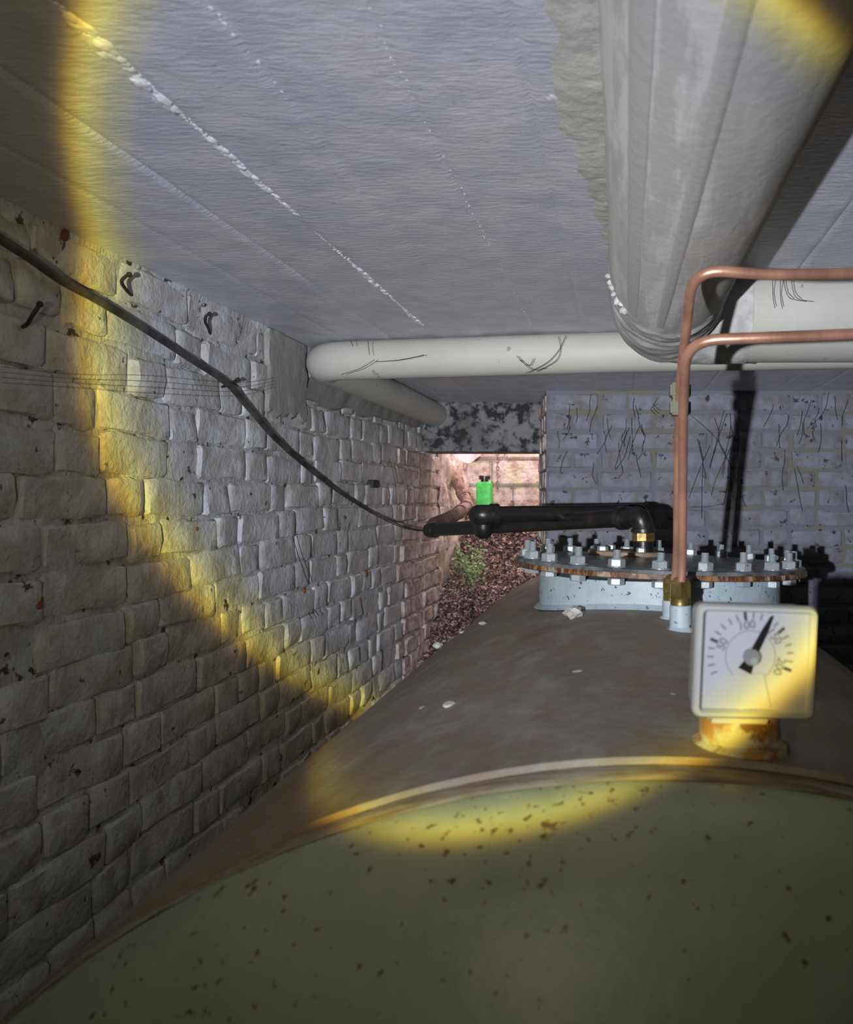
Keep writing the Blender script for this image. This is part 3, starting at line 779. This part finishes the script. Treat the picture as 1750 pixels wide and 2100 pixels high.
# dial coordinates: measured on the photo's face (outer frame 1190 x 1130 units)
sc = W/1190.0
dcx, dcz = (930-968)*sc, (855-815)*sc
def dp(rad, deg, y=.0086):
    a = math.radians(deg); return Vector((gc.x+dcx+rad*sc*math.sin(a), FY+y, gc.z+dcz+rad*sc*math.cos(a)))
def flatbar(bm, p, q, w, t=.0003):
    d = (q-p).normalized(); s = Vector((d.z, 0, -d.x))*w/2; y = Vector((0, t, 0))
    f = [bm.verts.new(v) for v in (p-s, p+s, q+s, q-s)]; b = [bm.verts.new(v.co+y) for v in f]
    bm.faces.new(f); bm.faces.new(b[::-1])
    for i in range(4): bm.faces.new((f[i], f[(i+1) % 4], b[(i+1) % 4], b[i]))
for v in range(10, 201, 10):
    deg = -10+(v-100)*1.175
    bm = bmesh.new()
    if v % 50 == 0: flatbar(bm, dp(352, deg), dp(430, deg), .0026); obj('main_tick_mark', bm, M['print'], g, smooth=False)
    else: flatbar(bm, dp(358, deg), dp(425, deg), .0016); obj('small_tick_mark', bm, M['printgrey'], g, smooth=False)
bm = bmesh.new()
pts_ = [dp(245, a, .0087) for a in range(-140, 141, 5)]
for a, b in zip(pts_, pts_[1:]): flatbar(bm, a, b, .0006)
obj('inner_ring', bm, M['printgrey'], g, smooth=False)
for v in (50, 100, 150, 200):
    deg = -10+(v-100)*1.175
    cu = bpy.data.curves.new('number', 'FONT'); cu.body = str(v); cu.size = .0098; cu.align_x = 'CENTER'; cu.align_y = 'CENTER'; cu.extrude = .0001; cu.offset = .00025
    to = bpy.data.objects.new('tmp', cu); COL.objects.link(to)
    dg = bpy.context.evaluated_depsgraph_get(); me = bpy.data.meshes.new_from_object(to.evaluated_get(dg)); bpy.data.objects.remove(to)
    me.materials.clear(); me.materials.append(M['printgrey'])
    o = link('scale_number', me, g); p = dp(300, deg); o.location = p-g.location
    o.rotation_euler = (PI/2, math.radians(deg), 0)
bm = bmesh.new()   # needle
n0 = dp(-10, 25, .0050); n1 = dp(300, 25, .0050); n2 = dp(440, 25, .0050)
def taper(bm, p, q, w0, w1, t=.0012):
    d = (q-p).normalized(); s = Vector((d.z, 0, -d.x)); y = Vector((0, t, 0))
    f = [bm.verts.new(v) for v in (p-s*w0/2, p+s*w0/2, q+s*w1/2, q-s*w1/2)]; b = [bm.verts.new(v.co+y) for v in f]
    bm.faces.new(f); bm.faces.new(b[::-1])
    for i in range(4): bm.faces.new((f[i], f[(i+1) % 4], b[(i+1) % 4], b[i]))
taper(bm, n0, n1, .0066, .0046); taper(bm, n1, n2, .0046, .0014)
taper(bm, dp(20, 25, .0050), dp(150, 205, .0050), .0045, .0115)
obj('needle', bm, M['blackpl'], g, smooth=False)
bm = bmesh.new(); cyl(bm, dp(0, 0, .0030), dp(0, 0, .0085), .0066, n=28); obj('hub', bm, M['greypl'], g)
bm = bmesh.new(); cyl(bm, dp(40, 150, .0024), dp(40, 150, .0032), .0030, n=20); obj('hub_screw', bm, M['zinc'], g)
bm = bmesh.new(); taper(bm, dp(170, 172, .0072), Vector((gc.x+.0015, FY+.0072, gc.z-.0385)), .018, .027, .0008)
o = obj('set_lever', bm, M['dial'], g, smooth=False)
bm = bmesh.new()   # narrow stem under the casing down to the socket
box(bm, (gx-.028, .668, tank_top(gx)+.031), (gx+.028, .700, gc.z-HH/2+.012)); bmesh.ops.bevel(bm, geom=list(bm.edges), offset=.004, segments=2, affect='EDGES')
obj('stem', bm, M['ivory'], g)
g.rotation_euler = (0, math.radians(2.6), math.radians(5.0))

# ------------------------------------------------------------------ cable and nails on the left wall
cab = [(-60, 455), (0, 490), (60, 528), (130, 577), (200, 615), (300, 676), (390, 735), (465, 785), (510, 835), (560, 893), (620, 948), (690, 1003), (760, 1048)]
pts = [PW(x, y, .022+.006*math.sin(i)) for i, (x, y) in enumerate(cab)]
pts += [P(815, 1076, 3.02), P(850, 1086, 2.93), P(876, 1088, 2.86)]
cp_ = catmull(pts, 8); n = len(cp_)
bm = bmesh.new(); tube(bm, cp_, [.0078 if i < n*.72 else .0078-(.0046)*(i-n*.72)/(n*.28) for i in range(n)], 12)
tag(obj('power_cable', bm, M['cable']), 'black cable sagging along the white brick wall down to the iron pipe', 'cable')
def nail(pts, r, label, headr=None):
    bm = bmesh.new(); cc = catmull(pts, 5); tube(bm, cc, r, 8)
    d = (cc[-1]-cc[-2]).normalized()
    bmesh.ops.create_uvsphere(bm, u_segments=10, v_segments=6, radius=(headr or r*1.6), matrix=Matrix.Translation(cc[-1]))
    tag(obj('bent_nail', bm, M['nail']), label, 'nail', 'nails in the left wall')
nail([PW(272, 607, -.01), PW(262, 598, .02), PW(250, 580, .045), PW(254, 570, .05), PW(265, 563, .055)], .0032, 'bent black nail on the left wall just above the cable')
nail([PW(432, 688, -.01), PW(427, 672, .02), PW(421, 660, .035), PW(423, 648, .045), PW(430, 644, .05)], .0032, 'bent black nail near the ceiling, second to the right above the cable')
nail([PW(40, 674, -.01), PW(56, 664, .02), PW(66, 648, .04), PW(82, 624, .05)], .0032, 'straight rusty nail sticking out below the cable at far left')
nail([PW(450, 795, -.01), PW(468, 789, .02), PW(488, 778, .05)], .0032, 'nail that props the cable where it bends down')
# small iron bits
bm = bmesh.new(); p = PW(765, 993); box(bm, p+Vector((-.02, -.045, -.014)), p+Vector((.018, .015, .016))); bmesh.ops.bevel(bm, geom=list(bm.edges), offset=.003, segments=1, affect='EDGES')
tag(obj('wall_bracket', bm, M['nail']), 'small dark iron bracket stub in the white wall left of the opening', 'bracket')
for (x, y, s, lb) in [(750, 1176, .009, 'rusty metal stub low on the wall, nearest the opening'), (622, 1212, .006, 'thin rust spike left of the rusty stub, lower wall'),
                      (402, 1085, .003, 'tiny orange rust fleck on the wall below the cable'), (75, 1238, .008, 'crumbly rusty wall plug hole at far left of the dark wall'),
                      (128, 478, .009, 'ochre rusty flake where the left wall meets the ceiling')]:
    p = PW(x, y); bm = bmesh.new(); bmesh.ops.create_icosphere(bm, subdivisions=2, radius=s)
    for v in bm.verts:
        v.co = p+Vector((.002+v.co.x*.6, v.co.y*1.1, v.co.z*1.6))+Vector((nz(v.co*90, 1), nz(v.co*90, 1, 3), nz(v.co*90, 1, 7)))*s*.5
    tag(obj('rust_stub', bm, M['rust']), lb, 'rust stub', 'rusty remnants in the left wall')

# ------------------------------------------------------------------ chips of plaster lying on the tank
def on_tank(px, py):
    # ray to the shell
    dx, dz = (px-VX)/F, (VY-py)/F
    # (t*dx-CXT)^2+(t*dz-CZ)^2=R^2
    a = dx*dx+dz*dz; b = -2*(dx*CXT+dz*CZ); c = CXT**2+CZ**2-R*R
    t = (-b-math.sqrt(max(0, b*b-4*a*c)))/(2*a); return Vector((t*dx, t, t*dz))
for (x, y, s, fl, lb) in [(1176, 1268, .018, .62, 'largest white plaster chip, on the tank in front of the blue collar'),
                      (991, 1281, .011, .4, 'flat white chip on the tank left of the blue collar'),
                      (899, 1329, .012, .7, 'white chip at the left edge of the tank beside the brick corner'),
                      (948, 1298, .008, .4, 'sliver of white plaster between two chips at the tank edge'),
                      (926, 1448, .010, .35, 'crumbled cream flake in the middle of the dusty tank top'),
                      (872, 1452, .007, .3, 'small cream flake left of the crumbled one'),
                      (1187, 1378, .008, .25, 'curved cream sliver on the tank left of the gauge'),
                      (1382, 1425, .005, .4, 'tiny pale crumb just left of the gauge casing')]:
    p = on_tank(x, y); bm = bmesh.new(); bmesh.ops.create_icosphere(bm, subdivisions=2, radius=s)
    for v in bm.verts:
        q = v.co.copy(); kk = 1+.55*nz(q*60+p*50, 1.4); v.co = Vector((q.x*kk*1.0, q.y*kk*1.2, q.z*kk*fl))
    zmin = min(v.co.z for v in bm.verts)
    for v in bm.verts: v.co += p+Vector((0, 0, -zmin-.002))
    tag(obj('plaster_chip', bm, M['stone'], smooth=False), lb, 'plaster chip', 'plaster chips lying on the tank')
# white paint flecks are part of the lid material

# ------------------------------------------------------------------ light well contents
rnd = random.Random(21)
def slope_z(X, Y):
    t = (Y-3.55)/(4.92-3.55)
    return -.98+.88*max(0, t)**.85+.05*nz((X, Y, 0), 3)+.09*(X+.65)*0+.02*nz((X, Y, 0), 9)
bm = bmesh.new()
def sf(u, v):
    X = TX+.0+.55*u; Y = 3.62+1.31*v; return (X, Y, slope_z(X, Y)-.02+.02*nz((X, Y, 2), 14))
grid_plane(bm, sf, 40, 70)
gsk = [(TX+.0, 3.62, -1.5), (TX+.64, 3.62, -1.5), (TX+.64, 4.93, -1.5), (TX, 4.93, -1.5)]
tag(obj('soil_slope', bm, M['soil']), 'dark heap of soil sloping down through the opening under the leaves', 'soil', kind='stuff')
bm = bmesh.new()
for i in range(7500):
    X = TX+.01+.53*rnd.random(); Y = 3.66+1.24*rnd.random(); z = slope_z(X, Y)+rnd.uniform(-.015, .022)
    s = rnd.uniform(.010, .034); w_ = s*rnd.uniform(.25, .7)
    Rm = Matrix.Rotation(rnd.uniform(0, 6.28), 3, 'Z') @ Matrix.Rotation(rnd.uniform(-1.0, 1.0), 3, 'X') @ Matrix.Rotation(rnd.uniform(-1.0, 1.0), 3, 'Y')
    c = Vector((X, Y, z)); vv = [bm.verts.new(c+Rm @ Vector(q)) for q in ((-s, 0, 0), (0, -w_, s*.15), (s, 0, s*.3), (0, w_, s*.15))]
    bm.faces.new(vv[:3]); bm.faces.new((vv[0], vv[2], vv[3]))
for i in range(500):
    X = TX+.02+.52*rnd.random(); Y = 3.7+1.15*rnd.random(); z = slope_z(X, Y)+.01
    a = rnd.uniform(0, 6.28); Ln = rnd.uniform(.03, .09); p = Vector((X, Y, z)); q = p+Vector((math.cos(a)*Ln, math.sin(a)*Ln*.6, rnd.uniform(-.02, .04)))
    if q.x < TX+.02 or q.x > -.41: continue
    tube(bm, [p, p.lerp(q, .5)+Vector((0, 0, .006)), q], .0012, 3)
tag(obj('leaf_litter', bm, M['litter'], recalc=False), 'reddish brown dead leaves and twigs covering the slope in the opening', 'leaf litter', kind='stuff')
# ivy
ivr = root('ivy_plant', P(975, 1200, 4.05), 'small green creeping ivy growing down the leaf slope', 'plant')
bms = bmesh.new(); bml = bmesh.new()
for i in range(16):
    x0 = rnd.uniform(918, 1000); y0 = rnd.uniform(1098, 1160)
    pts = []
    for j in range(7):
        t = j/6; x = x0+(985-x0)*t*.7+rnd.uniform(-9, 9); y = y0+t*rnd.uniform(50, 90); Y = 4.55-t*.35
        q = P(x, y, Y); q.z = max(q.z, slope_z(q.x, q.y)+.012); pts.append(q)
    cc = catmull(pts, 4); tube(bms, cc, .0015, 4)
    for c in cc[::1]:
        for _ in range(2):
            s = rnd.uniform(.006, .013); p = c+Vector((rnd.uniform(-.02, .02), rnd.uniform(-.03, .01), rnd.uniform(-.01, .022)))
            Rm = Matrix.Rotation(rnd.uniform(0, 6.28), 3, 'Z') @ Matrix.Rotation(rnd.uniform(.2, 1.3), 3, 'X')
            vv = [bml.verts.new(p+Rm @ Vector(q)) for q in ((-s, 0, 0), (-.3*s, -.7*s, 0), (s, 0, .2*s), (-.3*s, .7*s, 0))]
            bml.faces.new(vv)
obj('stems', bms, M['ivy'], ivr); o = obj('leaves', bml, M['ivy'], ivr, recalc=False); o['kind'] = 'stuff'
# green container, cap
gp = P(994, 1090, 4.72); gp.z = slope_z(gp.x, 4.72)-.005
gcn = root('green_bottle', gp, 'bright green plastic bottle with a dark cap in the light well', 'bottle')
ztop = P(994, 988, 4.72).z
bm = bmesh.new(); hw = .046
secs = []
for (z, k_) in ((gp.z, .92), (gp.z+.01, 1), (ztop-.02, 1), (ztop-.006, .93), (ztop, .8)):
    secs.append([(gp.x+x*k_, 4.72+y_*k_, z) for x, y_ in rrect(hw*2, .06, .012, 4)])
rings = [[bm.verts.new(v) for v in s] for s in secs]
for a, b in zip(rings, rings[1:]):
    for i in range(len(a)): bm.faces.new((a[i], a[(i+1) % len(a)], b[(i+1) % len(a)], b[i]))
bm.faces.new(rings[0]); bm.faces.new(rings[-1]); obj('body', bm, M['green'], gcn)
bm = bmesh.new(); lathe(bm, [(.022, ztop-.002), (.022, ztop+.012), (.034, ztop+.014), (.035, ztop+.034), (.030, ztop+.038), (0, ztop+.038)], 24, Matrix.Translation((gp.x, 4.72, 0)))
obj('cap', bm, M['blackpl'], gcn)
# chain
chx = P(1014, 930, 4.80)
ch = root('rusty_chain', (chx.x, 4.906, .62), 'thin rusty chain hanging down the back of the light well', 'chain')
bml_ = bmesh.new()
loop = [Vector((.008*math.cos(a), 0, .014*math.sin(a))) for a in [2*PI*i/12 for i in range(13)]]
tube(bml_, loop, .0028, 6, caps=False); bmesh.ops.recalc_face_normals(bml_, faces=bml_.faces)
me = bpy.data.meshes.new('link'); bml_.to_mesh(me); bml_.free(); me.materials.append(M['rustpipe'])
i = 0; z = .60
while z > .07:
    o = link('chain_link', me, ch); o.location = (0.004*math.sin(z*9), 0, z-.62); o.rotation_euler = (0, 0, (i % 2)*PI/2); z -= .023; i += 1
# white sheet at the top left of the opening
bm = bmesh.new()
grid_plane(bm, lambda u, v: Vector((TX+.025+.215*u, 4.30+.04*math.sin(u*5)*(1-v)+.02*nz((u, v, 0), 4), .192+.35*v+.05*(abs(u-.42))**1.5*4)), 24, 16)
bmesh.ops.solidify(bm, geom=bm.faces[:], thickness=.003)
tag(obj('plastic_sheet', bm, M['sheet']), 'crumpled white plastic sheet at the top left of the opening', 'sheet')

# ------------------------------------------------------------------ dusty cobweb strands
def web(label, strands, r=.0009):
    rt = root('cobweb', strands[0][0], label, 'cobweb', 'dark cobweb strands')
    for pts in strands:
        bm = bmesh.new(); tube(bm, catmull(pts, 4), r, 4); obj('strand', bm, M['web'], rt, recalc=False)
rnd = random.Random(9)
def fp(x, y, o=.02): return P(x, y, YF-o)
def hanging(x0, x1, y0, y1, n, ln, o=.02, wob=6):
    out = []
    for _ in range(n):
        x = rnd.uniform(x0, x1); y = rnd.uniform(y0, y1); l = rnd.uniform(.4, 1)*ln; dx = rnd.uniform(-.5, .3)*l
        out.append([fp(x+dx*t+rnd.uniform(-wob, wob)*t, y+l*t, o) for t in (0, .3, .6, 1)])
    return out
web('black sooty strands on the far wall between bar pipe and iron elbow', hanging(1290, 1345, 815, 960, 9, 90)+[[fp(1350, 828), fp(1335, 838), fp(1345, 850)], [fp(1350, 815), fp(1340, 835), fp(1352, 848)], [fp(1338, 828), fp(1354, 842)]], .0015)
web('long dark strands fanning over the far wall right of the copper pipes', hanging(1425, 1530, 840, 940, 16, 130)+[[fp(1415, 850), fp(1470, 900), fp(1500, 960), fp(1530, 1040)], [fp(1420, 1040), fp(1470, 1036), fp(1530, 1015)]], .0013)
web('scattered dark strands on the far wall at the right edge', hanging(1580, 1745, 800, 1000, 16, 90)+[[fp(1700, 805), fp(1690, 845), fp(1655, 880)]], .0013)
web('fine strands on the far wall just right of the opening', hanging(1135, 1290, 800, 960, 16, 60), .0011)
bx = lambda x, y: P(x, y, 2.09)
web('dark cobweb wisps stuck to the cream pipe', [[bx(1160, 690), bx(1145, 720), bx(1120, 745), bx(1080, 765)], [bx(1145, 690), bx(1150, 715), bx(1140, 740), bx(1100, 762)], [bx(870, 728), bx(820, 738), bx(770, 742)],
     [bx(768, 738), bx(740, 755), bx(700, 768)], [bx(755, 700), bx(758, 728)], [bx(718, 695), bx(724, 710)], [bx(1065, 738), bx(1085, 750), bx(1095, 735)], [bx(1060, 730), bx(1090, 757), bx(1120, 755)]], .0009)
dx_ = lambda x, y: P(x, y, 1.43)
web('black strands hanging from the upper copper pipe', [[dx_(1585, 575), dx_(1586, 610), dx_(1590, 632)], [dx_(1592, 573), dx_(1588, 600), dx_(1593, 628)], [dx_(1608, 575), dx_(1612, 595), dx_(1622, 612), dx_(1655, 618)], [dx_(1612, 575), dx_(1618, 600), dx_(1630, 612)]], .0007)
lw = lambda x, y: PW(x, y, .05)
web('fine horizontal threads across the left wall below the cable', [[lw(5, 752+i*11), lw(150, 768+i*9), lw(300, 770+i*12), lw(480, 785+i*9), lw(560, 775+i*6)] for i in range(4)], .0004)
web('thin dark strands low on the left wall', [[lw(600, 1100), lw(612, 1140), lw(632, 1195)], [lw(632, 1255), lw(640, 1268)], [lw(645, 1250), lw(655, 1262)], [lw(800, 940), lw(812, 1000), lw(815, 1060)]], .001)
